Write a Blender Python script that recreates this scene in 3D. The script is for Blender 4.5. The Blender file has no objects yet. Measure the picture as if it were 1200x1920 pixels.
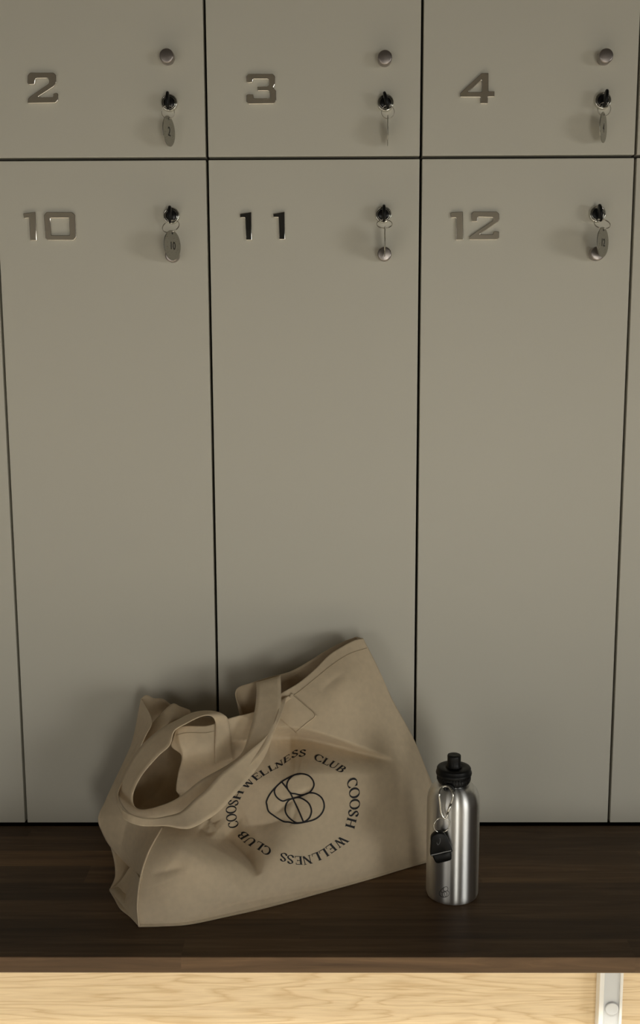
import bpy, bmesh, math, random
import numpy as np
from mathutils import Vector, Matrix
from mathutils.bvhtree import BVHTree
random.seed(4)
PI = math.pi
scn = bpy.context.scene
COL = scn.collection

# ------------------------------------------------------------------ camera
F_PX = 2000.0
CAM = Vector((.1686, -1.554, .7324))
def cam_axes(p, y, r):
    cp, sp = math.cos(p), math.sin(p)
    fwd = Vector((math.sin(y)*cp, math.cos(y)*cp, -sp))
    right = fwd.cross(Vector((0, 0, 1))).normalized()
    up = right.cross(fwd)
    return (right*math.cos(r)+up*math.sin(r), up*math.cos(r)-right*math.sin(r), fwd)
RX, UX, FX = cam_axes(.1553, -.0077, -.0037)
cam_data = bpy.data.cameras.new('camera')
cam_data.sensor_fit = 'VERTICAL'
cam_data.sensor_height = 36
cam_data.lens = F_PX/1920*36
cam_data.clip_start = .02
cam = bpy.data.objects.new('camera', cam_data)
COL.objects.link(cam)
cam.matrix_world = Matrix(((RX.x, UX.x, -FX.x, CAM.x), (RX.y, UX.y, -FX.y, CAM.y), (RX.z, UX.z, -FX.z, CAM.z), (0, 0, 0, 1)))
scn.camera = cam

def ray(u, v):
    return FX + RX*((u-600)/F_PX) - UX*((v-960)/F_PX)
def atY(u, v, Y):
    d = ray(u, v); return CAM + d*((Y-CAM.y)/d.y)
def atZ(u, v, Z=0):
    d = ray(u, v); return CAM + d*((Z-CAM.z)/d.z)

# ------------------------------------------------------------------ world, lights, exposure
world = bpy.data.worlds.new('world'); scn.world = world
world.use_nodes = True
bg = world.node_tree.nodes['Background']
bg.inputs[0].default_value = (1.0, .93, .82, 1)
bg.inputs[1].default_value = .085
scn.view_settings.view_transform = 'Standard'
scn.view_settings.look = 'None'
scn.view_settings.exposure = 0
scn.view_settings.gamma = 1

def area(name, loc, target, sx, sy, power, color, spread=180):
    l = bpy.data.lights.new(name, 'AREA'); l.shape = 'RECTANGLE'
    l.size = sx; l.size_y = sy; l.energy = power; l.color = color; l.spread = math.radians(spread)
    o = bpy.data.objects.new(name, l); COL.objects.link(o)
    o.location = loc
    o.rotation_euler = (Vector(target)-Vector(loc)).to_track_quat('-Z', 'Y').to_euler()
    return o
area('right_key_light', (4.6, -4.3, .25), (.2, 0, .12), 2.5, 1.3, 3.05, (1.0, .99, .93), 32)  # bare area lamp added out of view as the key from the right
area('front_fill_light', (.95, -3.6, .10), (.2, 0, .3), .50, 1.3, 15, (1.0, .97, .88))  # added unseen lamp: frontal fill and the bottle's main bright streak
area('left_fill_light', (-2.3, -4.2, .2), (.15, 0, .2), 1.4, 1.0, 10, (1.0, .95, .86))  # unseen fill lamp added to soften the shadow on the left
area('left_glint_light', (-.85, -3.6, .10), (.2, 0, .3), .06, 1.2, 2.4, (1.0, .97, .90))  # narrow unseen lamp added for the bottle's second highlight
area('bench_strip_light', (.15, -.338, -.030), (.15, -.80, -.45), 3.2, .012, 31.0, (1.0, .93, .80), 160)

# ------------------------------------------------------------------ materials
def mat(name, color, rough=.5, metal=0, **kw):
    m = bpy.data.materials.new(name); m.use_nodes = True
    b = m.node_tree.nodes['Principled BSDF']
    b.inputs['Base Color'].default_value = (*color, 1)
    b.inputs['Roughness'].default_value = rough
    b.inputs['Metallic'].default_value = metal
    for k, v in kw.items():
        b.inputs[k.replace('_', ' ')].default_value = v
    return m
def N(m, t, **kw):
    n = m.node_tree.nodes.new(t)
    for k, v in kw.items():
        if k.startswith('i_'):
            n.inputs[k[2:].replace('_', ' ')].default_value = v
        else:
            setattr(n, k, v)
    return n
def L(m, a, b): m.node_tree.links.new(a, b)
def bsdf(m): return m.node_tree.nodes['Principled BSDF']
def coords(m, scale=(1, 1, 1), kind='Object'):
    tc = N(m, 'ShaderNodeTexCoord'); mp = N(m, 'ShaderNodeMapping')
    mp.inputs['Scale'].default_value = scale
    L(m, tc.outputs[kind], mp.inputs['Vector']); return mp.outputs['Vector']
def ramp(m, fac, stops, interp='LINEAR'):
    r = N(m, 'ShaderNodeValToRGB'); cr = r.color_ramp; cr.interpolation = interp
    while len(cr.elements) < len(stops): cr.elements.new(.5)
    for e, (p, c) in zip(cr.elements, stops): e.position = p; e.color = (*c, 1)
    L(m, fac, r.inputs[0]); return r.outputs[0]
def bump(m, h, strength, dist):
    b = N(m, 'ShaderNodeBump', i_Strength=strength, i_Distance=dist)
    L(m, h, b.inputs['Height']); L(m, b.outputs[0], bsdf(m).inputs['Normal'])

# painted locker laminate: very fine orange peel
M_DOOR = mat('locker_laminate', (.62, .585, .49), .48)
v = coords(M_DOOR, (1, 1, 1))
n = N(M_DOOR, 'ShaderNodeTexNoise', i_Scale=3.0, i_Detail=3.0); L(M_DOOR, v, n.inputs['Vector'])
L(M_DOOR, ramp(M_DOOR, n.outputs['Fac'], [(.3, (.60, .578, .50)), (.7, (.615, .590, .507))]), bsdf(M_DOOR).inputs['Base Color'])
n2 = N(M_DOOR, 'ShaderNodeTexNoise', i_Scale=700.0, i_Detail=2.0); L(M_DOOR, v, n2.inputs['Vector'])
bump(M_DOOR, n2.outputs['Fac'], .12, .0006)
M_CARCASS = mat('locker_carcass', (.035, .030, .018), .7)
M_PLASTER = mat('plaster', (.16, .15, .135), .8)
M_FLOOR = mat('floor_tile', (.72, .68, .60), .3)
M_OPP = mat('light_wall_paint', (.78, .74, .67), .8)
M_DARKPANEL = mat('dark_panel', (.012, .012, .012), .6)  # for the unseen panel added to be mirrored in the metal digits

def brushed(name, color, rough, aniso_scale, metal=1.0, b=.05):
    m = mat(name, color, rough, metal)
    v = coords(m, aniso_scale)
    n = N(m, 'ShaderNodeTexNoise', i_Scale=1.0, i_Detail=4.0, i_Roughness=.6); L(m, v, n.inputs['Vector'])
    L(m, ramp(m, n.outputs['Fac'], [(.3, (rough*.85,)*3), (.7, (rough*1.15,)*3)]), bsdf(m).inputs['Roughness'])
    bump(m, n.outputs['Fac'], b, .0004)
    return m
M_NUM = brushed('satin_number_metal', (.86, .83, .77), .11, (900, 60, 60), b=.03)
M_KNOB = brushed('satin_knob_metal', (.40, .36, .34), .34, (300, 300, 300))
M_CHROME = mat('lock_chrome', (.72, .71, .66), .13, 1.0)
M_BARREL = mat('lock_barrel', (.02, .02, .02), .25, .6)
M_TAG = brushed('tag_metal', (.40, .39, .35), .30, (200, 200, 1500))
M_WIRE = mat('key_ring_wire', (.55, .52, .46), .25, 1.0)
M_BLACK = mat('black_plastic', (.004, .004, .004), .4, Specular_IOR_Level=.25)
M_BLACKCAP = mat('black_cap_plastic', (.005, .005, .005), .42, Specular_IOR_Level=.25)
M_ENGRAVE = mat('engraving', (.02, .02, .02), .6)
M_ALU = mat('brushed_aluminium', (.74, .74, .73), .30, 1.0)
v = coords(M_ALU, (260, 260, 9))
n = N(M_ALU, 'ShaderNodeTexNoise', i_Scale=1.0, i_Detail=5.0, i_Roughness=.7); L(M_ALU, v, n.inputs['Vector'])
L(M_ALU, ramp(M_ALU, n.outputs['Fac'], [(.3, (.34,)*3), (.7, (.42,)*3)]), bsdf(M_ALU).inputs['Roughness'])
bump(M_ALU, n.outputs['Fac'], .05, .0003)
bsdf(M_ALU).inputs['Anisotropic'].default_value = .95
tg_ = N(M_ALU, 'ShaderNodeTangent', direction_type='RADIAL', axis='Z'); L(M_ALU, tg_.outputs[0], bsdf(M_ALU).inputs['Tangent']); bsdf(M_ALU).inputs['Anisotropic Rotation'].default_value = .25
M_WHITEMETAL = mat('white_powder_coat', (.80, .81, .80), .4)
M_GREYPLATE = mat('leg_grey_insert', (.60, .63, .66), .45)
M_WHITEBAND = mat('pale_band', (.30, .30, .30), .4)

# dark walnut worktop made of glued staves
def walnut():
    m = mat('dark_walnut_staves', (.06, .04, .025), .5); bsdf(m).inputs['Specular IOR Level'].default_value = .3
    tc = N(m, 'ShaderNodeTexCoord')
    sw = N(m, 'ShaderNodeSeparateXYZ'); L(m, tc.outputs['Object'], sw.inputs[0])
    # stave index across depth, with staggered ends along length
    my = N(m, 'ShaderNodeMath', operation='MULTIPLY'); my.inputs[1].default_value = 1/.047
    L(m, sw.outputs['Y'], my.inputs[0])
    fy = N(m, 'ShaderNodeMath', operation='FLOOR'); L(m, my.outputs[0], fy.inputs[0])
    wn = N(m, 'ShaderNodeTexWhiteNoise', noise_dimensions='1D'); L(m, fy.outputs[0], wn.inputs['W'])
    mx = N(m, 'ShaderNodeMath', operation='MULTIPLY'); mx.inputs[1].default_value = 1/.55
    L(m, sw.outputs['X'], mx.inputs[0])
    ax = N(m, 'ShaderNodeMath', operation='ADD'); L(m, mx.outputs[0], ax.inputs[0]); L(m, wn.outputs['Value'], ax.inputs[1])
    fx = N(m, 'ShaderNodeMath', operation='FLOOR'); L(m, ax.outputs[0], fx.inputs[0])
    cb = N(m, 'ShaderNodeCombineXYZ'); L(m, fx.outputs[0], cb.inputs[0]); L(m, fy.outputs[0], cb.inputs[1])
    w2 = N(m, 'ShaderNodeTexWhiteNoise', noise_dimensions='3D'); L(m, cb.outputs[0], w2.inputs['Vector'])
    # grain
    off = N(m, 'ShaderNodeVectorMath', operation='MULTIPLY_ADD')
    L(m, cb.outputs[0], off.inputs[0]); off.inputs[1].default_value = (3.1, 1.7, 0); L(m, tc.outputs['Object'], off.inputs[2])
    mp = N(m, 'ShaderNodeMapping'); mp.inputs['Scale'].default_value = (5, 70, 70); L(m, off.outputs[0], mp.inputs['Vector'])
    g = N(m, 'ShaderNodeTexNoise', i_Scale=1.0, i_Detail=7.0, i_Roughness=.62, i_Distortion=.8); L(m, mp.outputs[0], g.inputs['Vector'])
    col = ramp(m, g.outputs['Fac'], [(.25, (.088, .048, .021)), (.55, (.168, .097, .046)), (.8, (.28, .170, .085))])
    tone = ramp(m, w2.outputs['Value'], [(0, (.46, .44, .42)), (.5, (.9, .9, .9)), (1, (1.55, 1.50, 1.42))])
    mix = N(m, 'ShaderNodeMix', data_type='RGBA', blend_type='MULTIPLY'); mix.inputs[0].default_value = 1
    L(m, col, mix.inputs[6]); L(m, tone, mix.inputs[7])
    L(m, mix.outputs[2], bsdf(m).inputs['Base Color'])
    bump(m, g.outputs['Fac'], .12, .0006)
    return m
M_WALNUT = walnut()

def oak():
    m = mat('pale_oak_veneer', (.6, .45, .26), .5)
    v0 = coords(m, (1, 1, 1))
    mp = N(m, 'ShaderNodeMapping'); mp.inputs['Scale'].default_value = (1.1, 1, 13.0); L(m, v0, mp.inputs['Vector'])
    big = N(m, 'ShaderNodeTexNoise', i_Scale=1.7, i_Detail=4.0, i_Roughness=.45, i_Distortion=.25); L(m, mp.outputs[0], big.inputs['Vector'])
    mul = N(m, 'ShaderNodeMath', operation='MULTIPLY'); mul.inputs[1].default_value = 15.0; L(m, big.outputs['Fac'], mul.inputs[0])
    fr = N(m, 'ShaderNodeMath', operation='FRACT'); L(m, mul.outputs[0], fr.inputs[0])
    ringc = ramp(m, fr.outputs[0], [(0, (.66, .49, .28)), (.10, (.72, .56, .345)), (.40, (.80, .645, .42)), (.85, (.78, .62, .40)), (1, (.66, .49, .28))])
    mp2 = N(m, 'ShaderNodeMapping'); mp2.inputs['Scale'].default_value = (14, 1, 330); L(m, v0, mp2.inputs['Vector'])
    fine = N(m, 'ShaderNodeTexNoise', i_Scale=1.0, i_Detail=6.0, i_Roughness=.65, i_Distortion=.4); L(m, mp2.outputs[0], fine.inputs['Vector'])
    fc = ramp(m, fine.outputs['Fac'], [(.3, (.84, .80, .74)), (.55, (1, 1, 1)), (.8, (1.05, 1.05, 1.05))])
    mix = N(m, 'ShaderNodeMix', data_type='RGBA', blend_type='MULTIPLY'); mix.inputs[0].default_value = .9
    L(m, ringc, mix.inputs[6]); L(m, fc, mix.inputs[7])
    L(m, mix.outputs[2], bsdf(m).inputs['Base Color'])
    bump(m, fine.outputs['Fac'], .1, .0005)
    return m
M_OAK = oak()

def canvas(name, c):
    m = mat(name, c, .92)
    bsdf(m).inputs['Sheen Weight'].default_value = .12
    v = coords(m)
    w1 = N(m, 'ShaderNodeTexWave', wave_type='BANDS', bands_direction='X', i_Scale=420.0, i_Distortion=1.5)
    w2 = N(m, 'ShaderNodeTexWave', wave_type='BANDS', bands_direction='Z', i_Scale=420.0, i_Distortion=1.5)
    L(m, v, w1.inputs['Vector']); L(m, v, w2.inputs['Vector'])
    ad = N(m, 'ShaderNodeMath', operation='ADD'); L(m, w1.outputs['Fac'], ad.inputs[0]); L(m, w2.outputs['Fac'], ad.inputs[1])
    n = N(m, 'ShaderNodeTexNoise', i_Scale=120.0, i_Detail=4.0); L(m, v, n.inputs['Vector'])
    ad2 = N(m, 'ShaderNodeMath', operation='MULTIPLY_ADD'); L(m, n.outputs['Fac'], ad2.inputs[0]); ad2.inputs[1].default_value = 1.5; L(m, ad.outputs[0], ad2.inputs[2])
    L(m, ramp(m, n.outputs['Fac'], [(.3, tuple(x*.95 for x in c)), (.7, tuple(x*1.04 for x in c))]), bsdf(m).inputs['Base Color'])
    bump(m, ad2.outputs[0], .18, .0004)
    # thin cloth lets a little light through
    tl = N(m, 'ShaderNodeBsdfTranslucent'); tl.inputs['Color'].default_value = (c[0]*1.1, c[1]*1.05, c[2], 1)
    mx = N(m, 'ShaderNodeMixShader'); mx.inputs[0].default_value = .14
    L(m, bsdf(m).outputs[0], mx.inputs[1]); L(m, tl.outputs[0], mx.inputs[2])
    L(m, mx.outputs[0], m.node_tree.nodes['Material Output'].inputs['Surface'])
    return m
M_CANVAS = canvas('natural_canvas', (.755, .62, .435))
M_INK = mat('black_print', (.012, .011, .013), .7)
M_STITCH = mat('seam_thread', (.40, .31, .20), .8)

# ------------------------------------------------------------------ helpers
def link(name, me, m=None, parent=None, smooth=False):
    o = bpy.data.objects.new(name, me); COL.objects.link(o)
    if m is not None:
        for mm in (m if isinstance(m, (list, tuple)) else [m]): me.materials.append(mm)
    if smooth:
        for p in me.polygons: p.use_smooth = True
    if parent is not None: o.parent = parent
    return o
def from_bm(name, bm, m=None, parent=None, smooth=False):
    bmesh.ops.recalc_face_normals(bm, faces=bm.faces)
    me = bpy.data.meshes.new(name); bm.to_mesh(me); bm.free()
    return link(name, me, m, parent, smooth)
def thing(name, loc, label, cat, group=None):
    o = bpy.data.objects.new(name, None); COL.objects.link(o); o.location = loc
    o.empty_display_size = .05
    o['label'] = label; o['category'] = cat
    if group: o['group'] = group
    return o
def box(bm, x0, x1, y0, y1, z0, z1, bev=0, seg=2):
    r = bmesh.ops.create_cube(bm, size=1)
    vs = r['verts']
    for q in vs:
        q.co = Vector((x0+(q.co.x+.5)*(x1-x0), y0+(q.co.y+.5)*(y1-y0), z0+(q.co.z+.5)*(z1-z0)))
    if bev:
        es = list({e for q in vs for e in q.link_edges})
        bmesh.ops.bevel(bm, geom=es, offset=bev, segments=seg, affect='EDGES', profile=.6)
def lathe(bm, prof, n=48, axis='Z', o=(0, 0, 0), closed=False):
    """prof: list of (r, h) from start to end; axis Z (up) or Y (towards -Y)"""
    rings = []
    for r, h in prof:
        ring = []
        if r < 1e-7:
            p = Vector((0, 0, h)) if axis == 'Z' else Vector((0, -h, 0))
            ring = [bm.verts.new(p+Vector(o))]
        else:
            for i in range(n):
                a = 2*PI*i/n
                p = Vector((r*math.cos(a), r*math.sin(a), h)) if axis == 'Z' else Vector((r*math.cos(a), -h, r*math.sin(a)))
                ring.append(bm.verts.new(p+Vector(o)))
        rings.append(ring)
    for a, b in zip(rings, rings[1:]):
        for i in range(n):
            j = (i+1) % n
            if len(a) == 1 and len(b) > 1: bm.faces.new((a[0], b[i], b[j]))
            elif len(b) == 1 and len(a) > 1: bm.faces.new((a[i], a[j], b[0]))
            elif len(a) > 1: bm.faces.new((a[i], a[j], b[j], b[i]))
def tube(bm, pts, r, n=10, closed=False):
    pts = [Vector(p) for p in pts]; N_ = len(pts); rings = []
    prev = None
    for i, p in enumerate(pts):
        a = pts[(i-1) % N_] if closed or i > 0 else pts[i]
        b = pts[(i+1) % N_] if closed or i < N_-1 else pts[i]
        t = (b-a).normalized()
        if prev is None:
            prev = t.orthogonal().normalized()
        prev = (prev - t*prev.dot(t)).normalized()
        s = t.cross(prev)
        rings.append([bm.verts.new(p+(prev*math.cos(2*PI*k/n)+s*math.sin(2*PI*k/n))*r) for k in range(n)])
    rng = range(N_) if closed else range(N_-1)
    for i in rng:
        a, b = rings[i], rings[(i+1) % N_]
        sh = 0
        if closed and i == N_-1:
            sh = min(range(n), key=lambda s_: (b[s_].co-a[0].co).length)
        for k in range(n):
            bm.faces.new((a[k], a[(k+1) % n], b[(k+1+sh) % n], b[(k+sh) % n]))
    if not closed:
        bm.faces.new(rings[0][::-1]); bm.faces.new(rings[-1])
def spline(pts, n, closed=False):
    """Catmull-Rom resampling of tuples (any dimension) to n points by arc length"""
    P = np.array(pts, float); m = len(P)
    out = []
    segs = m if closed else m-1
    for i in range(segs):
        if closed: p0, p1, p2, p3 = P[(i-1) % m], P[i], P[(i+1) % m], P[(i+2) % m]
        else:
            p1, p2 = P[i], P[i+1]
            p0 = P[i-1] if i > 0 else 2*p1-p2
            p3 = P[i+2] if i+2 < m else 2*p2-p1
        # centripetal-ish: limit tangents by segment length
        d = np.linalg.norm(p2-p1)+1e-9
        d0 = np.linalg.norm(p1-p0)+1e-9; d2 = np.linalg.norm(p3-p2)+1e-9
        m1 = (p2-p0)/(d0+d)*d; m2 = (p3-p1)/(d+d2)*d
        for t in np.linspace(0, 1, 24, endpoint=False):
            h00 = 2*t**3-3*t**2+1; h10 = t**3-2*t**2+t; h01 = -2*t**3+3*t**2; h11 = t**3-t**2
            out.append(h00*p1+h10*m1+h01*p2+h11*m2)
    out.append(P[0] if closed else P[-1])
    out = np.array(out)
    s = np.concatenate([[0], np.cumsum(np.linalg.norm(np.diff(out[:, :2], axis=0), axis=1))])
    q = np.linspace(0, s[-1], n+1 if closed else n)
    res = np.stack([np.interp(q, s, out[:, k]) for k in range(out.shape[1])], 1)
    return res[:-1] if closed else res
def tag(o, label, cat): o['label'] = label; o['category'] = cat

# ------------------------------------------------------------------ the setting
def struct(name, x0, x1, y0, y1, z0, z1, m):
    bm = bmesh.new(); box(bm, x0, x1, y0, y1, z0, z1)
    o = from_bm(name, bm, m); o['kind'] = 'structure'; return o
struct('floor', -3.2, 6.0, -5.0, .65, -.50, -.45, M_FLOOR)
struct('wall_back', -3.2, 6.0, .55, .65, -.45, 2.8, M_PLASTER)
struct('wall_opposite', -3.2, 6.0, -5.1, -5.0, -.45, 2.8, M_OPP)
struct('ceiling', -3.2, 6.0, -5.0, .65, 2.8, 2.9, M_PLASTER)
struct('dark_reflection_panel', -.98, .52, -5.0, -4.96, -.45, 1.85, M_DARKPANEL)  # unseen dark slab, added to darken reflections in the metal digits
struct('baseboard_back', -.70, 1.1, .03, .5, -.45, -.003, M_CARCASS)

# ------------------------------------------------------------------ bench
bench = thing('bench', (.15, -.18, -.45), 'long dark walnut locker room bench with pale oak front panel below the lockers', 'bench')
BENCH_Y0, BENCH_T = -.3612, .0210
def child_box(name, x0, x1, y0, y1, z0, z1, m, parent, bev=.0, seg=2):
    bm = bmesh.new(); o_ = parent.location
    box(bm, x0-o_.x, x1-o_.x, y0-o_.y, y1-o_.y, z0-o_.z, z1-o_.z, bev, seg)
    return from_bm(name, bm, m, parent)
child_box('seat_board', -1.05, 1.35, BENCH_Y0, -.0035, -BENCH_T, 0, M_WALNUT, bench, .0012, 2)
child_box('front_panel', -1.05, 1.35, -.270, -.252, -.45, -BENCH_T, M_OAK, bench, .0006, 1)
# white leg profile: channel with raised lips, inset web and a round cap
lu, lw = atY(1125, 1840, -.288).x, atY(1169, 1840, -.288).x
legmb = bmesh.new(); bo = bench.location
ly0, ly1 = -.2880, -.2702
def lb(x0, x1, y0, y1, z0, z1, bev=.0008): box(legmb, x0-bo.x, x1-bo.x, y0-bo.y, y1-bo.y, z0-bo.z, z1-bo.z, bev, 2)
lb(lu, lu+.0060, ly0, ly1, -.45, -BENCH_T-.0005)
lb(lw-.0036, lw, ly0, ly1, -.45, -BENCH_T-.0005)
lb(lu+.004, lw-.002, ly0+.0005, ly1, -BENCH_T-.0040, -BENCH_T-.0005)
leg = from_bm('leg', legmb, M_WHITEMETAL, bench)
leg['label'] = 'white metal channel leg in front of the oak panel'
bm = bmesh.new(); box(bm, lu+.0055-bo.x, lw-.0033-bo.x, ly0+.003-bo.y, ly1-bo.y, 0, .45-BENCH_T-.003, .0003, 1)
from_bm('web', bm, M_GREYPLATE, leg)
bc = atY(1148, 1893, ly0)
bm = bmesh.new()
lathe(bm, [(.0090, -.002), (.0090, .0012), (.0084, .0020), (.0074, .0021), (.0058, .0017), (0, .0016)], 40, 'Y', Vector((bc.x-bo.x, ly0+.003-bo.y, bc.z-bo.z)))
from_bm('button', bm, M_GREYPLATE, leg, True)

# ------------------------------------------------------------------ lockers
W = .30; GAP = .0019; SEAM = .9915
XS = {0: -.6, 1: -.3, 2: 0.0, 3: .3, 4: .6}
def glyph_mesh(name, polys, Yf, o, parent, m, depth=.0022, bev=.0008):
    cu = bpy.data.curves.new(name, 'CURVE'); cu.dimensions = '2D'; cu.fill_mode = 'BOTH'
    cu.extrude = depth/2; cu.bevel_depth = bev; cu.bevel_resolution = 1; cu.offset = -bev
    for poly in polys:
        s = cu.splines.new('POLY'); s.points.add(len(poly)-1); s.use_cyclic_u = True
        for p, (x, z) in zip(s.points, poly): p.co = (x, z, 0, 1)
    tmp = bpy.data.objects.new('tmp', cu); COL.objects.link(tmp)
    me = bpy.data.meshes.new_from_object(tmp); bpy.data.objects.remove(tmp)
    me.transform(Matrix.Rotation(PI/2, 4, 'X'))
    me.transform(Matrix.Translation(Vector((0, Yf-depth/2-bev, 0))-Vector(o)))
    me.name = name
    return link(name, me, m, parent)
def round_poly(pts, r=.0008, k=3):
    out = []
    n_ = len(pts)
    for i in range(n_):
        a, b, c = Vector(pts[i-1]), Vector(pts[i]), Vector(pts[(i+1) % n_])
        d1, d2 = (a-b), (c-b)
        rr = min(r, d1.length*.4, d2.length*.4)
        p, q = b+d1.normalized()*rr, b+d2.normalized()*rr
        for t in np.linspace(0, 1, k): out.append(tuple((1-t)**2*p+2*t*(1-t)*b+t*t*q))
    return out
def zpoly(pts, ox, oy, Y=-.003):
    return round_poly([(lambda w: (w.x, w.z))(atY(ox+x/3, oy+y/3, Y)) for x, y in pts])
D2 = [(155,245),(170,228),(300,228),(316,242),(318,285),(305,307),(215,366),(298,366),(300,348),(308,343),(322,343),(328,350),(328,386),(313,400),(154,403),(156,378),(165,366),(272,292),(276,285),(274,268),(266,261),(208,262),(200,270),(196,296),(163,298),(153,288)]
D3 = [(185,250),(198,235),(335,235),(348,250),(348,295),(338,315),(353,330),(355,390),(342,405),(198,407),(185,392),(185,355),(195,349),(225,351),(228,372),(312,372),(318,366),(316,340),(308,332),(248,332),(247,308),(305,305),(312,299),(312,272),(305,266),(225,266),(222,284),(195,288),(185,280)]
D4 = [(310,230),(348,230),(348,333),(382,333),(382,366),(345,366),(345,405),(300,405),(300,368),(187,368),(187,345)]
D4h = [(308,272),(308,337),(235,337)]
N10a = [(130,1020),(200,1012),(208,1175),(170,1175),(163,1048),(135,1050)]
N10b = [(247,1030),(262,1013),(405,1013),(423,1028),(430,1155),(415,1173),(270,1173),(255,1160)]
N10h = [(285,1048),(388,1048),(392,1143),(290,1143)]
N11a = [(148,1022),(215,1012),(218,1172),(183,1172),(178,1046),(150,1046)]
N11b = [(335,1022),(402,1010),(405,1168),(370,1168),(366,1044),(338,1044)]
N12a = [(132,1020),(140,1014),(205,1010),(207,1172),(163,1172),(163,1046),(135,1048)]
N12b = [(250,1025),(262,1010),(395,1010),(408,1022),(410,1055),(400,1070),(300,1138),(372,1138),(378,1120),(408,1122),(408,1160),(395,1170),(240,1170),(240,1150),(370,1062),(370,1045),(290,1042),(285,1068),(252,1068)]
NUMS = {(1, 't'): [('0', [zpoly(D2, 0, 60)])],
        (2, 't'): [('0', [zpoly(D3, 400, 60)])],
        (3, 't'): [('0', [zpoly(D4, 800, 60), zpoly(D4h, 800, 60)])],
        (1, 'b'): [('0', [zpoly(N10a, 0, 60)]), ('1', [zpoly(N10b, 0, 60), zpoly(N10h, 0, 60)])],
        (2, 'b'): [('0', [zpoly(N11a, 400, 60)]), ('1', [zpoly(N11b, 400, 60)])],
        (3, 'b'): [('0', [zpoly(N12a, 800, 60)]), ('1', [zpoly(N12b, 800, 60)])]}
LOCKPX = {(1, 't'): (317, 192), (2, 't'): (723, 192), (3, 't'): (1131, 188), (1, 'b'): (321, 404), (2, 'b'): (719, 402), (3, 'b'): (1121, 401)}
KNOBPX = {(1, 't'): (312, 104), (2, 't'): (722, 107), (3, 't'): (1137, 104), (1, 'b'): (322, 478), (2, 'b'): (721, 476), (3, 'b'): (1121, 475)}
LLAB = {(0, 'b'): 'tall cream locker cut off by the left edge, beside tall locker 10',
        (1, 't'): 'upper cream locker with metal number 2 on its door',
        (2, 't'): 'upper cream locker with metal number 3 on its door',
        (3, 't'): 'upper cream locker with metal number 4 on its door',
        (4, 't'): 'upper cream locker, a sliver at the right edge beside locker 4',
        (1, 'b'): 'tall cream locker with metal number 10 on its door, left above the bag',
        (2, 'b'): 'tall cream locker with dark metal number 11 on its door, behind the bag',
        (3, 'b'): 'tall cream locker with metal number 12 on its door, behind the bottle',
        (4, 'b'): 'tall cream locker cut off by the right edge, beside tall locker 12'}
LOCKPOS = {}
for (ci, row), lab in LLAB.items():
    x0 = XS[ci]; x1 = x0+W
    if row == 't': z0, z1 = SEAM, SEAM+.62
    else: z0, z1 = 0, SEAM
    o = Vector(((x0+x1)/2, .24, z0))
    lk = thing('locker', o, lab, 'locker', 'wall of numbered lockers')
    bm = bmesh.new(); e = .0004
    # carcass: four walls, back and recessed front rail so that it is hollow behind the door
    T = .016
    for (a, b, c, d, f_, g) in ((x0+e, x0+T, .020, .48, z0+e, z1-e), (x1-T, x1-e, .020, .48, z0+e, z1-e), (x0+T, x1-T, .020, .48, z0+e, z0+T), (x0+T, x1-T, .020, .48, z1-T, z1-e), (x0+e, x1-e, .48, .49, z0+e, z1-e)):
        box(bm, a-o.x, b-o.x, c-o.y, d-o.y, f_-o.z, g-o.z)
    from_bm('body', bm, M_CARCASS, lk)
    bm = bmesh.new()
    zb = z0+(.0035 if row == 'b' else .0022)
    box(bm, x0+GAP-o.x, x1-GAP-o.x, 0-o.y, .018-o.y, zb-o.z, z1-.0022-o.z, .0009, 2)
    door = from_bm('door', bm, M_DOOR, lk)
    key = (ci, row)
    if key in NUMS:
        for i, (_, polys) in enumerate(NUMS[key]):
            glyph_mesh('number_digit', polys, 0, o, door, M_NUM)
        # knob
        ku, kv = KNOBPX[key]; kp = atY(ku, kv, -.021)
        bm = bmesh.new(); kr = .0098
        lathe(bm, [(kr*.80, -.0005), (kr*.80, .004), (kr, .0075), (kr, .0195), (kr*.93, .0208), (kr*.8, .0212), (0, .0212)], 40, 'Y', Vector((kp.x, 0, kp.z))-o)
        kb = from_bm('knob', bm, M_KNOB, door, True)
        # lock: chrome collar and dark barrel
        u_, v_ = LOCKPX[key]; lp = atY(u_, v_, -.006); LOCKPOS[key] = Vector((lp.x, 0, lp.z))
        bm = bmesh.new()
        lathe(bm, [(.0118, -.0005), (.0118, .003), (.0112, .0062), (.0100, .0068), (.0089, .0060), (.0089, .0030), (.0084, .0028), (.0084, .0058), (.0076, .0060), (.0074, .0030), (0, .0030)], 48, 'Y', Vector((lp.x, 0, lp.z))-o)
        lock = from_bm('lock', bm, M_CHROME, door, True)
        bm = bmesh.new()
        lathe(bm, [(.0072, .0025), (.0072, .0052), (.0064, .0058), (0, .0058)], 40, 'Y', Vector((lp.x, 0, lp.z))-o)
        from_bm('barrel', bm, M_BARREL, door, True)

# ------------------------------------------------------------------ keys with numbered tags
def text_mesh(s, size):
    cu = bpy.data.curves.new('t', 'FONT'); cu.body = s; cu.size = size; cu.align_x = 'CENTER'; cu.align_y = 'CENTER'
    cu.extrude = .00012; cu.offset = .00012
    tmp = bpy.data.objects.new('tmp', cu); COL.objects.link(tmp)
    bpy.context.view_layer.update()
    me = bpy.data.meshes.new_from_object(tmp.evaluated_get(bpy.context.evaluated_depsgraph_get())); bpy.data.objects.remove(tmp)
    return me
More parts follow.
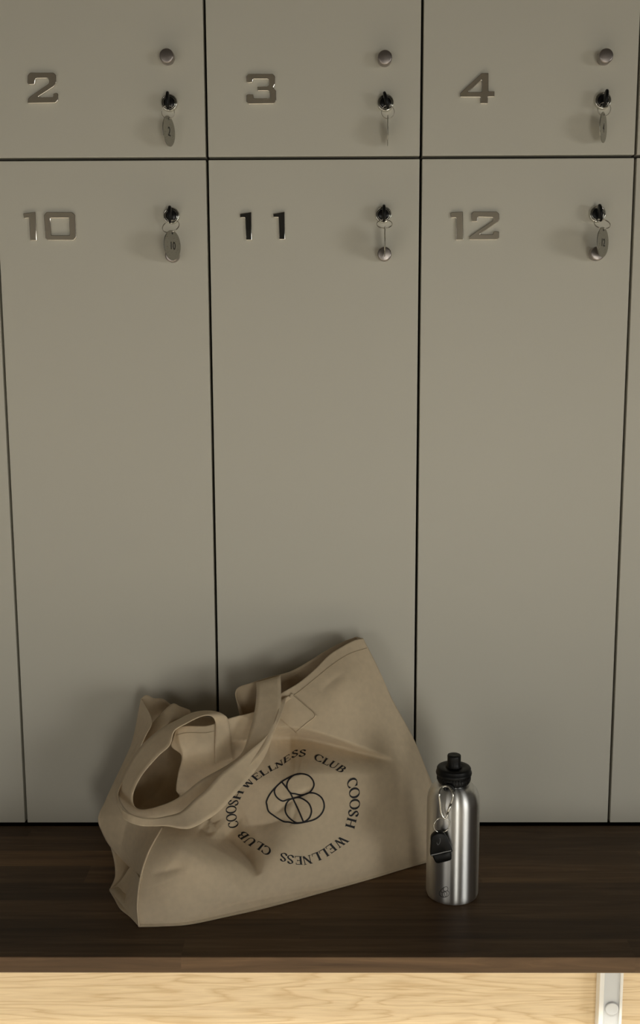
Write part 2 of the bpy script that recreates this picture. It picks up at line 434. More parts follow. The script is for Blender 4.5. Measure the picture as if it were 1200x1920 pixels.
# key: (bow tilt deg about lock axis, tag yaw deg, ring dx)
KEYS = {(1, 't'): (0, 74, '2', 'black headed key in the lock of locker 2, its round steel tag half turned'),
        (2, 't'): (-14, 86.5, '3', 'black headed key in the lock of locker 3, its round tag seen edge on'),
        (3, 't'): (9, 63, '4', 'black headed key in the lock of locker 4, its round tag almost edge on'),
        (1, 'b'): (0, 64, '10', 'black headed key in the lock of locker 10, its round steel tag over knob'),
        (2, 'b'): (0, 86.5, '11', 'black headed key in the lock of locker 11, tag edge on before the knob'),
        (3, 'b'): (-6, 54, '12', 'black headed key in the lock of locker 12, its round steel tag half over knob')}
TAGPX = {(1, 't'): (316.5, 246), (2, 't'): (727, 245), (3, 't'): (1131, 239), (1, 'b'): (323, 460), (2, 'b'): (721.5, 453), (3, 'b'): (1130, 454)}
for key, (tilt, yaw, num, lab) in KEYS.items():
    lp = LOCKPOS[key]
    k = thing('locker_key', lp+Vector((0, -.006, 0)), lab, 'key', 'keys hanging in the locker locks')
    O = k.location
    # bow: rounded plate standing off the door, edge on
    bm = bmesh.new()
    prof = []
    for i in range(28):
        a = 2*PI*i/28
        prof.append((-.0125-.0080*math.cos(a), .0122*math.sin(a)))
    th = .0021
    def ring_at(x, s):
        return [bm.verts.new((x, (-.0125+(p[0]+.0125)*s), p[1]*s)) for p in prof]
    rs = [ring_at(-th, .82), ring_at(-th*.75, .95), ring_at(0, 1.0), ring_at(th*.75, .95), ring_at(th, .82)]
    for a, b in zip(rs, rs[1:]):
        for i in range(28): bm.faces.new((a[i], a[(i+1) % 28], b[(i+1) % 28], b[i]))
    bm.faces.new(rs[0][::-1]); bm.faces.new(rs[-1])
    box(bm, -.0011, .0011, -.006, .012, -.0035, .0035)
    bow = from_bm('bow', bm, M_BLACK, k, True); bow.rotation_euler = (0, math.radians(tilt), 0)
    # ring through the lower bow and the tag
    tu, tv = TAGPX[key]; YT = -.0215 if key[1] == 't' else -.0390
    tc_ = atY(tu, tv, YT)-O
    R_T = .0203
    top = Vector((tc_.x, tc_.y, tc_.z+R_T-.0022))
    bowb = Vector((math.sin(math.radians(-tilt))*.0095, -.0160, -.0092))
    c = (top+bowb)/2; rr = max(.0088, (top-bowb).length/2)
    e1 = (top-bowb).normalized(); e2 = e1.cross(Vector((0, -1, 0))).normalized(); e3 = e1.cross(e2)
    bm = bmesh.new()
    for dy in (-.0004, .0004):
        tube(bm, [c+e2*rr*math.cos(a)+e1*rr*math.sin(a)+e3*dy for a in np.linspace(0, 2*PI, 36, endpoint=False)], .00042, 6, True)
    from_bm('split_ring', bm, M_WIRE, k, True)
    bm = bmesh.new()
    lathe(bm, [(0, -.0006), (R_T-.0006, -.0006), (R_T, -.0003), (R_T, .0003), (R_T-.0006, .0006), (0, .0006)], 56, 'Y')
    tg = from_bm('number_tag', bm, M_TAG, k)
    tg.location = tc_; tg.rotation_euler = (0, 0, math.radians(yaw))
    bm = bmesh.new()
    lathe(bm, [(.0016, -.00075), (.0016, .00075), (0, .00075)], 16, 'Y', (0, 0, R_T-.0040))
    h_ = from_bm('tag_hole', bm, M_ENGRAVE, tg)
    me = text_mesh(num, .017 if len(num) == 1 else .0145)
    me.transform(Matrix.Rotation(PI/2, 4, 'X')); me.transform(Matrix.Translation((0, -.0007, -.001)))
    e_ = link('engraved_number', me, M_ENGRAVE, tg)

# ------------------------------------------------------------------ bottle
bp = atY(848.5, 1600, -.2085)
BX, BY, BR = bp.x, -.2085, .0350
bottle = thing('water_bottle', (BX, BY, 0), 'brushed aluminium water bottle with black sports cap standing on the bench', 'bottle')
bm = bmesh.new()
pr = [(0, .0012), (BR*.80, .0012), (BR*.90, .0000), (BR*.965, .0012), (BR*.995, .0045), (BR, .009), (BR, .131)]
for t in np.linspace(0.04, 1, 22):
    a = t*PI/2
    pr.append((.0185+(BR-.0185)*math.cos(a)**.85, .131+.0255*math.sin(a)))
pr += [(.0175, .158), (.0172, .165), (0, .165)]
lathe(bm, pr, 96)
from_bm('body', bm, M_ALU, bottle, True)
bm = bmesh.new()
capr = .0228
pr = [(.0180, .1580), (.0200, .1583), (.0212, .1600), (.0218, .1618), (.0224, .1640), (.0219, .1650), (.0221, .1688), (.0234, .1700), (.0238, .1718), (.0234, .1738), (.0226, .1745), (.0225, .1780), (.0216, .1796), (.0196, .1802), (.0115, .1806), (.0108, .1800), (0, .1800)]
lathe(bm, pr, 96)
# fine grip ribs around the lower band
for i in range(36):
    a = 2*PI*i/36
    tube(bm, [(.0219*math.cos(a), .0219*math.sin(a), .1625), (.0219*math.cos(a), .0219*math.sin(a), .1690)], .0006, 6)
cap = from_bm('cap', bm, M_BLACKCAP, bottle, True)
# carry eye moulded to the cap skirt
ca = math.radians(-112)
ex, ey = .0195*math.cos(ca), .0195*math.sin(ca)
bm = bmesh.new()
tube(bm, [Vector((ex, ey, .1580))+Vector((-math.sin(ca)*.0058*math.cos(t), math.cos(ca)*.0058*math.cos(t), .0055*math.sin(t)))+Vector((math.cos(ca), math.sin(ca), 0))*.003 for t in np.linspace(0, 2*PI, 28, endpoint=False)], .0019, 10, True)
from_bm('carry_loop', bm, M_BLACKCAP, cap, True)
bm = bmesh.new()
pr = [(.0106, .1795), (.0103, .1808), (.0094, .1822), (.0090, .1850), (.0089, .1900), (.0090, .1925), (.0090, .1950), (.0086, .1962), (.0076, .1967), (.0030, .1966), (0, .1960)]
lathe(bm, pr, 56)
from_bm('spout', bm, M_BLACKCAP, cap, True)

# ------------------------------------------------------------------ canvas tote bag
# Front-panel depth field: control points (u, v, y); thin-plate interpolation
def yb(u, v): return atZ(u, v, 0).y
EDGE_B = [(260, 1737), (300, 1736), (350, 1733), (420, 1719), (500, 1701), (600, 1674), (700, 1646), (798, 1617), (835, 1605)]
CP = [(u, v, yb(u, v)) for u, v in EDGE_B]
CP += [(680, 1198, -.042), (720, 1285, -.056), (778, 1390, -.058), (808, 1470, -.075), (826, 1540, -.085),
       (735, 1427, -.115), (745, 1520, -.132), (760, 1580, -.135), (700, 1340, -.092),
       (617, 1228, -.070), (560, 1280, -.095), (527, 1300, -.108), (480, 1333, -.120), (430, 1347, -.135), (400, 1357, -.142), (330, 1363, -.150),
       (600, 1330, -.120), (650, 1280, -.100), (560, 1400, -.140), (600, 1500, -.178), (550, 1560, -.205), (650, 1460, -.155), (660, 1560, -.172),
       (480, 1500, -.174), (445, 1560, -.192), (470, 1598, -.214), (520, 1600, -.226), (380, 1400, -.165), (420, 1400, -.156), (450, 1380, -.140), (335, 1490, -.150), (341, 1415, -.158), (400, 1470, -.160), (430, 1450, -.165),
       (303, 1552, -.222), (277, 1600, -.250), (262, 1660, -.272), (257, 1700, -.285), (340, 1566, -.246), (385, 1588, -.254), (420, 1620, -.262), (455, 1645, -.250), (300, 1650, -.280), (380, 1670, -.282), (330, 1700, -.290),
       (500, 1650, -.238), (600, 1620, -.205)]
def tps_fit(cp, lam=2e-2):
    P = np.array([(a/100, b/100) for a, b, _ in cp]); y = np.array([c for *_, c in cp]); n_ = len(P)
    d = np.linalg.norm(P[:, None]-P[None], axis=2); K = np.where(d > 0, d*d*np.log(d+1e-12), 0)+lam*np.eye(n_)
    Q = np.c_[np.ones(n_), P]; A = np.block([[K, Q], [Q.T, np.zeros((3, 3))]])
    s = np.linalg.solve(A, np.r_[y, 0, 0, 0]); return P, s
def tps_eval(f_, U, V):
    P, s = f_; X = np.stack([U/100, V/100], -1)
    d = np.linalg.norm(X[..., None, :]-P, axis=-1); K = np.where(d > 0, d*d*np.log(d+1e-12), 0)
    return K@s[:-3]+s[-3]+X[..., 0]*s[-2]+X[..., 1]*s[-1]
TP = tps_fit(CP)
# creases: (polyline, depth, width on the soft side, width on the steep side, side, taper at start, taper at end)
CREASES = [
    ([(505, 1385), (560, 1383), (620, 1395), (680, 1412), (738, 1428)], .062, 56, 17, +1),
    ([(410, 1556), (438, 1582), (465, 1609), (484, 1641)], .048, 40, 26, -1),
    ([(350, 1722), (420, 1700), (500, 1683), (560, 1672), (608, 1668)],   .0050, 10, 5, +1),
    ([(536, 1672), (560, 1671), (585, 1668), (612, 1662)], .0022, 5, 3, +1),
    ([(552, 1497), (535, 1510), (515, 1526)], .0050, 12, 7, +1),
    ([(556, 1500), (552, 1525), (540, 1552)], .0032, 9, 6, +1),
    ([(548, 1494), (565, 1487), (584, 1478)], .0040, 10, 6, +1),
    ([(545, 1530), (500, 1545), (455, 1548)], .0055, 20, 12, +1),
    ([(600, 1300), (625, 1275), (648, 1262)], .0025, 14, 9, +1),
    ([(745, 1400), (748, 1470), (746, 1560)], .0040, 26, 20, -1),
    ([(330, 1700), (345, 1640), (320, 1620)], .0030, 30, 24, +1),
    ([(372, 1552), (388, 1562), (402, 1560)], .014, 16, 7, -1),
    ([(404, 1542), (412, 1556), (412, 1572)], -.007, 12, 8, +1),
    ([(455, 1345), (440, 1385), (425, 1440)], .0090, 26, 16, +1),
    ([(331, 1366), (336, 1390), (342, 1415), (338, 1450)], -.007, 14, 5, -1),
    ([(350, 1500), (395, 1470), (440, 1430)], .012, 30, 20, -1),
    ([(345, 1625), (315, 1632), (285, 1640)], .004, 14, 12, +1),
]
def polyline_dist(U, V, pl):
    best = np.full(U.shape, 1e9); sg = np.zeros(U.shape); tt = np.zeros(U.shape)
    P = spline(pl, 16)
    tot = len(P)-1
    for i in range(tot):
        a, b = P[i], P[i+1]; d = b-a; l2 = d@d
        t = np.clip(((U-a[0])*d[0]+(V-a[1])*d[1])/l2, 0, 1)
        dx, dy = U-a[0]-t*d[0], V-a[1]-t*d[1]
        ds = np.hypot(dx, dy); cr = d[0]*dy-d[1]*dx
        m_ = ds < best
        best = np.where(m_, ds, best); sg = np.where(m_, np.sign(cr), sg); tt = np.where(m_, (i+t)/tot, tt)
    return best, sg, tt
def front_y(U, V):
    U = np.asarray(U, float); V = np.asarray(V, float)
    Y = tps_eval(TP, U, V)
    for pl, D, ws, wt, side in CREASES:
        d, s, t = polyline_dist(U, V, pl)
        w = np.where(s*side > 0, ws, wt)
        tap = np.sin(np.clip(t*1.0, 0, 1)*PI)**.6 if abs(D) < .01 else np.clip(1-t, 0, 1)**.8*np.clip(.35+t*4, 0, 1)
        # shrink width toward the tip so the fold closes to a point
        w = w*(.28+.72*np.clip(1-t, 0, 1)) if D >= .01 else w
        r_ = d/w
        prof = np.exp(-np.sqrt(r_*r_+.02)+.14)
        if D > .015: prof = np.where(s*side > 0, np.clip(1-np.sqrt(r_*r_+.01)/1.6, 0, 1)**1.4, np.clip(1-np.sqrt(r_*r_+.01)/1.3, 0, 1)**1.2)
        Y = Y + D*tap*prof
    return Y
def coons(bot, right, top, left, nu, nv):
    """boundaries as (u,v[,y]) arrays: bot left->right, top left->right, left bottom->top, right bottom->top"""
    B = spline(bot, nu); T_ = spline(top, nu); Lf = spline(left, nv); Rt = spline(right, nv)
    s = np.linspace(0, 1, nu)[None, :, None]; t = np.linspace(0, 1, nv)[:, None, None]
    G = (1-t)*B[None]+t*T_[None]+(1-s)*Lf[:, None]+s*Rt[:, None] \
        - ((1-s)*(1-t)*B[0]+s*(1-t)*B[-1]+(1-s)*t*T_[0]+s*t*T_[-1])
    return G
BAGO = Vector((.10, -.18, 0))
bag = thing('tote_bag', BAGO, 'slumped natural canvas tote bag with round black print leaning on the bench', 'bag')
def sheet(name, G, parent, thick=.0011, m=M_CANVAS, flip=False):
    """G: array nv x nu x 3 of (u, v, y) -> real positions, one thin solid sheet"""
    nv, nu = G.shape[:2]; bm = bmesh.new()
    vs = [[bm.verts.new(atY(*map(float, G[j, i]))-BAGO) for i in range(nu)] for j in range(nv)]
    for row_ in vs:
        for q in row_:
            z_ = q.co.z+BAGO.z
            if z_ < .0016:
                w_ = q.co+BAGO; d_ = CAM-w_; q.co = w_+d_*((.0016-z_)/d_.z)-BAGO
    for j in range(nv-1):
        for i in range(nu-1): bm.faces.new((vs[j][i], vs[j][i+1], vs[j+1][i+1], vs[j+1][i]))
    me = bpy.data.meshes.new(name); bm.normal_update(); bm.to_mesh(me); bm.free()
    o = link(name, me, m, parent, True)
    md = o.modifiers.new('thickness', 'SOLIDIFY'); md.thickness = thick; md.offset = -1 if not flip else 1
    return o
F_LEFT = [(260, 1737), (257, 1700), (262, 1650), (277, 1600), (303, 1552), (320, 1526), (333, 1503), (336, 1491), (330, 1482), (334, 1450), (340, 1417), (321, 1399), (325, 1381), (330, 1363)]
F_TOP = [(330, 1363), (350, 1361), (385, 1361), (402, 1357), (430, 1347), (480, 1333), (505, 1315), (527, 1300), (560, 1280), (590, 1255), (617, 1228), (640, 1213), (665, 1200), (681, 1197)]
F_RIGHT = [(835, 1605), (826, 1540), (808, 1470), (778, 1390), (735, 1310), (708, 1250), (681, 1197)]
G2 = coons(EDGE_B, F_RIGHT, F_TOP, F_LEFT, 190, 170)
GY = front_y(G2[..., 0], G2[..., 1])
# keep the bottom edge on the bench
for j in range(G2.shape[0]):
    for i in range(G2.shape[1]):
        lim = atZ(float(G2[j, i, 0]), float(G2[j, i, 1]), .0012).y if G2[j, i, 1] > 1560 else None
        if lim is not None and GY[j, i] > lim: GY[j, i] = lim
G3 = np.concatenate([G2, GY[..., None]], 2)
front = sheet('front_panel', G3, bag)
# BVH of the front panel for prints and stitching
fv = [atY(*map(float, G3[j, i])) for j in range(G3.shape[0]) for i in range(G3.shape[1])]
nuF = G3.shape[1]
ff = [(j*nuF+i, j*nuF+i+1, (j+1)*nuF+i+1, (j+1)*nuF+i) for j in range(G3.shape[0]-1) for i in range(nuF-1)]
BVH = BVHTree.FromPolygons(fv, ff)
def on_front(u, v, off=.0006):
    d = ray(u, v).normalized()
    hit = BVH.ray_cast(CAM, d)
    p = hit[0] if hit[0] is not None else atY(u, v, float(front_y(u, v)))
    return p - d*off
# left gusset, upper (bulging) part: silhouette on the left, front seam on the right
def sh(name, bot, right, top, left, nu, nv, fold=None):
    G = coons(bot, right, top, left, nu, nv)
    if fold is not None: G[..., 2] += fold(G[..., 0], G[..., 1])
    return sheet(name, G, bag)
GU_L = [(250, 1634, -.165), (228, 1612, -.150), (203, 1583, -.140), (190, 1558, -.135), (184, 1538, -.130), (196, 1505, -.114), (216, 1462, -.096), (236, 1420, -.080), (249, 1388, -.068), (259, 1340, -.055), (265, 1310, -.048)]
GU_R = [(265, 1646, -.270), (277, 1600, -.249), (303, 1552, -.221), (292, 1536, -.205), (262, 1530, -.195), (240, 1512, -.180), (234, 1480, -.160), (250, 1430, -.140), (272, 1380, -.125), (284, 1352, -.110), (265.5, 1311, -.050)]
def gfold(U, V):
    d, s, t = polyline_dist(U, V, [(246, 1520), (237, 1545), (228, 1582)])
    d2, s2, t2 = polyline_dist(U, V, [(188, 1542), (215, 1538), (240, 1532)])
    return .006*np.exp(-d/np.where(s > 0, 10, 22))+.004*np.exp(-d2/np.where(s2 > 0, 26, 12))
sh('left_gusset', [(250, 1634, -.165), (258, 1641, -.215), (265, 1646, -.270)], GU_R, [(265, 1310, -.048), (265.2, 1310.5, -.049), (265.5, 1311, -.050)], GU_L, 50, 110, gfold)
# lower tucked part of the gusset, standing on the bench
G = coons([(205, 1669, yb(205, 1669)), (214, 1684, yb(214, 1684)), (225, 1703, yb(225, 1703)), (243, 1718, yb(243, 1718)), (260, 1737, yb(260, 1737))],
          [(260, 1737, yb(260, 1737)), (257, 1700, -.284), (262, 1650, -.271)],
          [(246, 1622, -.175), (252, 1625, -.178), (256, 1635, -.205), (259, 1642, -.240), (262, 1650, -.271)],
          [(205, 1669, yb(205, 1669)), (225, 1652, -.187), (246, 1622, -.175)], 40, 24)
d, s, t = polyline_dist(G[..., 0], G[..., 1], [(225, 1703), (240, 1668), (258, 1632)])
G[..., 2] += .010*np.exp(-d/9)*np.clip(t*3, 0, 1)*np.clip((262-G[..., 0])/25, 0, 1)
sheet('gusset_fold', G, bag)
# back panel, inner side visible through the mouth
B_TOP = [(265, 1310, -.048), (275, 1303, -.040), (288, 1309, -.036), (305, 1310, -.036), (322, 1322, -.040), (360, 1338, -.058), (425, 1347, -.078), (455, 1339, -.085), (449, 1322, -.088), (442, 1303, -.088), (446, 1290, -.082), (470, 1281, -.074), (505, 1270, -.064), (545, 1259, -.056), (580, 1240, -.050), (610, 1221, -.040), (640, 1205, -.030), (668, 1194, -.022)]
B_BOT = [(205, 1669, yb(205, 1669)), (320, 1640, yb(320, 1640)), (500, 1600, yb(500, 1600)), (700, 1568, yb(700, 1568)), (846, 1558, yb(846, 1558))]
B_LEFT = [(205, 1669, -.199), (216, 1640, -.175), (208, 1590, -.138), (184, 1538, -.130), (196, 1505, -.114), (216, 1462, -.096), (236, 1420, -.080), (249, 1388, -.068), (265, 1310, -.048)]
B_RIGHT = [(846, 1558, yb(846, 1558)), (815, 1480, -.020), (775, 1388, -.022), (715, 1275, -.022), (668, 1194, -.022)]
def bfold(U, V):
    d, s, t = polyline_dist(U, V, [(318, 1395), (312, 1440), (300, 1478), (262, 1515)])
    return .004*np.exp(-d/7)
sh('back_panel', B_BOT, B_RIGHT, B_TOP, B_LEFT, 120, 70, bfold)
# right gusset between the front and back right edges (turned away), and the base
def strip_between(name, A, B, n_, k=6, bow=0):
    A = spline(A, n_); B = spline(B, n_)
    G = np.stack([A*(1-t)+B*t for t in np.linspace(0, 1, k)], 1)
    return sheet(name, G, bag)
FR3 = [(u, v, float(front_y(u, v))) for u, v in F_RIGHT]
FR3[0] = (835, 1605, yb(835, 1605))
strip_between('right_gusset', FR3, B_RIGHT, 50)
strip_between('base', [(u, v-1, atZ(u, v-1, .0015).y) for u, v in EDGE_B], [(u, v-1, atZ(u, v-1, .0015).y) for u, v, _ in B_BOT], 60)

# handles: ribbons from edge pairs (u1, v1, u2, v2, y1, y2)
def ribbon(name, st, n_=140, k=7, thick=.0013, crown=.0):
    P = np.array(st, float)
    A = spline(np.c_[P[:, 0], P[:, 1], P[:, 4], P[:, 2], P[:, 3], P[:, 5]].tolist(), n_)
    a, b = A[:, :3], A[:, 3:]
    G = np.stack([a*(1-t)+b*t for t in np.linspace(0, 1, k)], 1)
    bm = bmesh.new()
    vs = [[bm.verts.new(atY(*map(float, G[j, i]))-BAGO) for i in range(k)] for j in range(n_)]
    for j in range(n_-1):
        for i in range(k-1): bm.faces.new((vs[j][i], vs[j][i+1], vs[j+1][i+1], vs[j+1][i]))
    me = bpy.data.meshes.new(name); bm.normal_update(); bm.to_mesh(me); bm.free()
    o = link(name, me, M_CANVAS, bag, True)
    md = o.modifiers.new('thickness', 'SOLIDIFY'); md.thickness = thick; md.offset = 0
    return o
def fy(u, v, d=.0022): return float(front_y(u, v))-d
S1 = [(403, 1432, 436, 1424, fy(403, 1432), fy(436, 1424)),
      (403, 1400, 434, 1393, fy(403, 1400), fy(434, 1393)),
      (404, 1357, 428, 1350, fy(404, 1357, .003), fy(428, 1350, .003)),
      (400, 1346, 421, 1341, -.146, -.140),
      (389, 1341, 405, 1334.5, -.150, -.134),
      (372, 1345, 385, 1333, -.158, -.126),
      (350, 1356, 360, 1337, -.166, -.124),
      (327, 1370, 331, 1351, -.172, -.128),
      (318, 1397, 300, 1368, -.176, -.134),
      (300, 1414, 270, 1393.5, -.178, -.140),
      (284, 1431, 251, 1418, -.180, -.145),
      (262, 1459, 229.5, 1459.5, -.186, -.152),
      (249, 1490, 221.5, 1483, -.192, -.160),
      (252, 1512, 227, 1506, -.196, -.168),
      (268, 1518, 245, 1526, -.200, -.180),
      (300, 1511, 285, 1534, -.205, -.200),
      (332, 1497, 335, 1530, -.200, -.205),
      (378, 1462, 400, 1490, -.198, -.212),
      (430, 1432, 458, 1445, -.190, -.200),
      (455, 1410, 495, 1405, -.172, -.182),
      (469, 1368, 514, 1365, -.150, -.160),
      (478, 1330, 526, 1325, -.130, -.132),
      (481, 1298, 527, 1296, -.108, -.108),
      (480, 1279, 526, 1266, -.084, -.078),
      (482, 1290, 527, 1278, -.062, -.055),
      (486, 1330, 530, 1318, -.062, -.055)]
h1 = ribbon('handle', S1, 260)
S2 = [(360, 1345, 356, 1331, -.066, -.064),
      (345, 1348, 338, 1325, -.080, -.068),
      (325, 1350, 323, 1320, -.094, -.070),
      (310, 1362, 294, 1347, -.104, -.080),
      (290, 1382, 274, 1372, -.112, -.094),
      (264, 1412, 252, 1404, -.122, -.108),
      (245, 1441, 235.5, 1434, -.134, -.122),
      (229, 1468, 221, 1466, -.160, -.142),
      (221, 1488, 217.5, 1487, -.178, -.160),
      (222, 1503, 219, 1505, -.200, -.184),
      (230, 1518, 224.5, 1517, -.216, -.204),
      (245, 1526.7, 235, 1537, -.228, -.226),
      (266.7, 1533.6, 262, 1548, -.236, -.238),
      (288, 1534.7, 288, 1549.4, -.240, -.245),
      (310, 1531, 312, 1549, -.242, -.252),
      (331.7, 1525.6, 340, 1553.5, -.241, -.258),
      (344.7, 1518, 357, 1553, -.238, -.258),
      (364, 1499.6, 382, 1541, -.232, -.252),
      (388, 1479, 412, 1520.5, -.226, -.242),
      (415, 1449, 446, 1483.5, -.212, -.224),
      (440, 1430, 464, 1463, -.200, -.208),
      (466, 1409, 484, 1438, -.187, -.192),
      (493, 1386.5, 500, 1411, -.172, -.174),
      (506, 1371, 511, 1381, -.162, -.164),
      (517, 1347, 524, 1350, -.148, -.150),
      (525, 1321, 534, 1322, -.128, -.128),
      (526, 1312, 538, 1306, fy(526, 1312, .004), fy(538, 1306, .004)),
      (532, 1320, 548, 1308, fy(532, 1320, .001), fy(548, 1308, .001))]
h2 = ribbon('handle', S2, 300)
# the sewn-down end of the front handle: a square patch lying on the panel
PG = coons([(514, 1337), (535, 1356), (556, 1375)], [(556, 1375), (575, 1359), (594, 1342)], [(547, 1299), (571, 1320), (594, 1342)], [(514, 1337), (531, 1318), (547, 1299)], 24, 24)
bmp = bmesh.new()
pv = [[bmp.verts.new(on_front(float(PG[j, i, 0]), float(PG[j, i, 1]), .0016)-BAGO) for i in range(24)] for j in range(24)]
for j in range(23):
    for i in range(23): bmp.faces.new((pv[j][i], pv[j][i+1], pv[j+1][i+1], pv[j+1][i]))
me = bpy.data.meshes.new('handle_patch'); bmp.normal_update(); bmp.to_mesh(me); bmp.free()
hp = link('handle_patch', me, M_CANVAS, bag, True)
md = hp.modifiers.new('thickness', 'SOLIDIFY'); md.thickness = .0013; md.offset = -1

# seams and stitching lines on the front panel
def stitch(name, pl, r=.00035, n_=60):
    off = .0018 if name == 'patch_stitching' else .0004
    bm = bmesh.new(); tube(bm, [on_front(u, v, off)-BAGO for u, v in spline(pl, n_)], r, 5)
    return from_bm(name, bm, M_STITCH, bag, True)
stitch('hem_stitching', [(536, 1312), (560, 1297), (590, 1273), (622, 1247), (655, 1226), (688, 1215)])
stitch('patch_stitching', [(550, 1304), (570, 1321), (590, 1341), (573, 1357), (556, 1371)], .0004)
stitch('hem_stitching', [(331, 1378), (350, 1374), (385, 1374), (402, 1371)])
bm = bmesh.new(); 
sp = spline([(p[0], p[1]) for p in F_LEFT[:5]], 60)
tube(bm, [atY(float(u)+.6, float(v_), float(front_y(u, v_))-.001)-BAGO for u, v_ in sp], .0012, 8)
from_bm('corner_seam', bm, M_CANVAS, bag, True)

# --- printed ring of serif capitals and the emblem
def stroke(p, q, w):  # constant width line as polygon strip
    return ('s', p, q, w)
TH, TN = .15, .055
def serif(x, y, w=.16): return ('s', (x-w, y), (x+w, y), .045)
def arcpts(cx, cy, rx, ry, a0, a1, n_=26): return [(cx+rx*math.cos(math.radians(a)), cy+ry*math.sin(math.radians(a))) for a in np.linspace(a0, a1, n_)]
def curve_w(pts, wf): return ('c', pts, wf)
def thickthin(tmin=TN, tmax=TH):
    return lambda d: tmin+(tmax-tmin)*abs(d[1])**1.5
def bez(P, n_=30):
    return spline(P, n_).tolist()
GL = {
 'C': (.80, [curve_w(arcpts(.44, .5, .40, .50, 42, 318), thickthin()), ('s', (.755, .98), (.745, .70), .05), ('s', (.755, .04), (.745, .28), .04)]),
 'O': (.92, [curve_w(arcpts(.46, .5, .41, .51, 0, 360, 40), thickthin())]),
 'S': (.62, [curve_w(bez([(.53, .80), (.44, .95), (.28, 1.0), (.12, .88), (.12, .70), (.26, .56), (.42, .46), (.54, .32), (.50, .12), (.30, 0), (.12, .04), (.05, .22)]), lambda d: .055+.085*abs(d[0]*.6-d[1]*.8)**1.2), ('s', (.545, 1.0), (.53, .76), .045), ('s', (.035, 0), (.05, .24), .045)]),
 'H': (.92, [('s', (.16, 0), (.16, 1), TH), ('s', (.76, 0), (.76, 1), TH), ('s', (.16, .5), (.76, .5), TN), serif(.16, .02), serif(.16, .98), serif(.76, .02), serif(.76, .98)]),
 'W': (1.18, [('s', (.12, 1), (.36, 0), TH), ('s', (.36, 0), (.60, .98), TN), ('s', (.54, 1), (.80, 0), TH), ('s', (.80, 0), (1.06, 1), TN), serif(.12, .98, .14), serif(.57, .98, .12), serif(1.06, .98, .12)]),
 'E': (.74, [('s', (.16, 0), (.16, 1), TH), ('s', (.02, .975), (.66, .975), TN), ('s', (.02, .025), (.70, .025), TN), ('s', (.16, .52), (.50, .52), TN), ('s', (.655, 1), (.655, .78), .045), ('s', (.70, 0), (.71, .25), .045), ('s', (.50, .62), (.50, .42), .04)]),
 'L': (.70, [('s', (.18, 0), (.18, 1), TH), ('s', (.04, .025), (.68, .025), TN), serif(.18, .98), ('s', (.67, 0), (.69, .28), .045)]),
 'N': (.96, [('s', (.18, 0), (.18, 1), TN), ('s', (.16, .98), (.78, .02), TH), ('s', (.78, 0), (.78, 1), TN), serif(.17, .02, .13), serif(.10, .98, .10), serif(.78, .98, .14)]),
 'U': (.92, [curve_w([(.18, 1), (.18, .7)]+arcpts(.48, .34, .30, .34, 180, 270, 14), lambda d: TN+(TH-TN)*abs(d[1])), curve_w(arcpts(.48, .34, .28, .34, 270, 360, 12)+[(.76, .7), (.76, 1)], lambda d: TN), serif(.18, .98), serif(.76, .98, .13)]),
 'B': (.78, [('s', (.18, 0), (.18, 1), TH), serif(.12, .02, .1), serif(.12, .98, .1), curve_w([(.16, .975), (.35, .975)]+arcpts(.37, .755, .24, .22, 90, -90, 14)+[(.16, .53)], thickthin()), curve_w([(.16, .53), (.38, .53)]+arcpts(.40, .275, .28, .255, 90, -90, 14)+[(.16, .02)], thickthin())]),
}
LET = [('C', 437.5, 1546), ('O', 434, 1533.3), ('O', 433.4, 1518), ('S', 437.5, 1505), ('H', 445.5, 1490),
       ('W', 464, 1469), ('E', 481, 1456), ('L', 494.5, 1448), ('L', 509.5, 1439.5), ('N', 523.8, 1432.5), ('E', 538, 1422.5), ('S', 553, 1413), ('S', 567.3, 1412),
       ('C', 598, 1421.3), ('L', 612, 1428), ('U', 626, 1434), ('B', 640, 1441.5),
       ('C', 660.7, 1468), ('O', 664.7, 1486.7), ('O', 665.3, 1508), ('S', 662.7, 1525.2), ('H', 658, 1543.3),
       ('W', 638.7, 1578.7), ('E', 621.3, 1590.7), ('L', 608, 1600), ('L', 594, 1606.7), ('N', 576, 1612.5), ('E', 560, 1613.3), ('S', 544.5, 1611.4), ('S', 531.4, 1607.3),
       ('C', 499.3, 1594.5), ('L', 486, 1586), ('U', 469, 1577.6), ('B', 455.6, 1566.5)]
CX, CY = 549.7, 1513
def poly_strip(bm, mapf, pts, wf):
    pts = np.array(pts, float); n_ = len(pts); left, right = [], []
    for i in range(n_):
        d = pts[min(i+1, n_-1)]-pts[max(i-1, 0)]; d /= (np.linalg.norm(d)+1e-9)
        w = wf(d)/2; nrm = np.array([-d[1], d[0]])
        left.append(bm.verts.new(mapf(*(pts[i]+nrm*w)))); right.append(bm.verts.new(mapf(*(pts[i]-nrm*w))))
    for i in range(n_-1): bm.faces.new((left[i], left[i+1], right[i+1], right[i]))
bm = bmesh.new()
words = [LET[0:5], LET[5:13], LET[13:17], LET[17:22], LET[22:30], LET[30:34]]
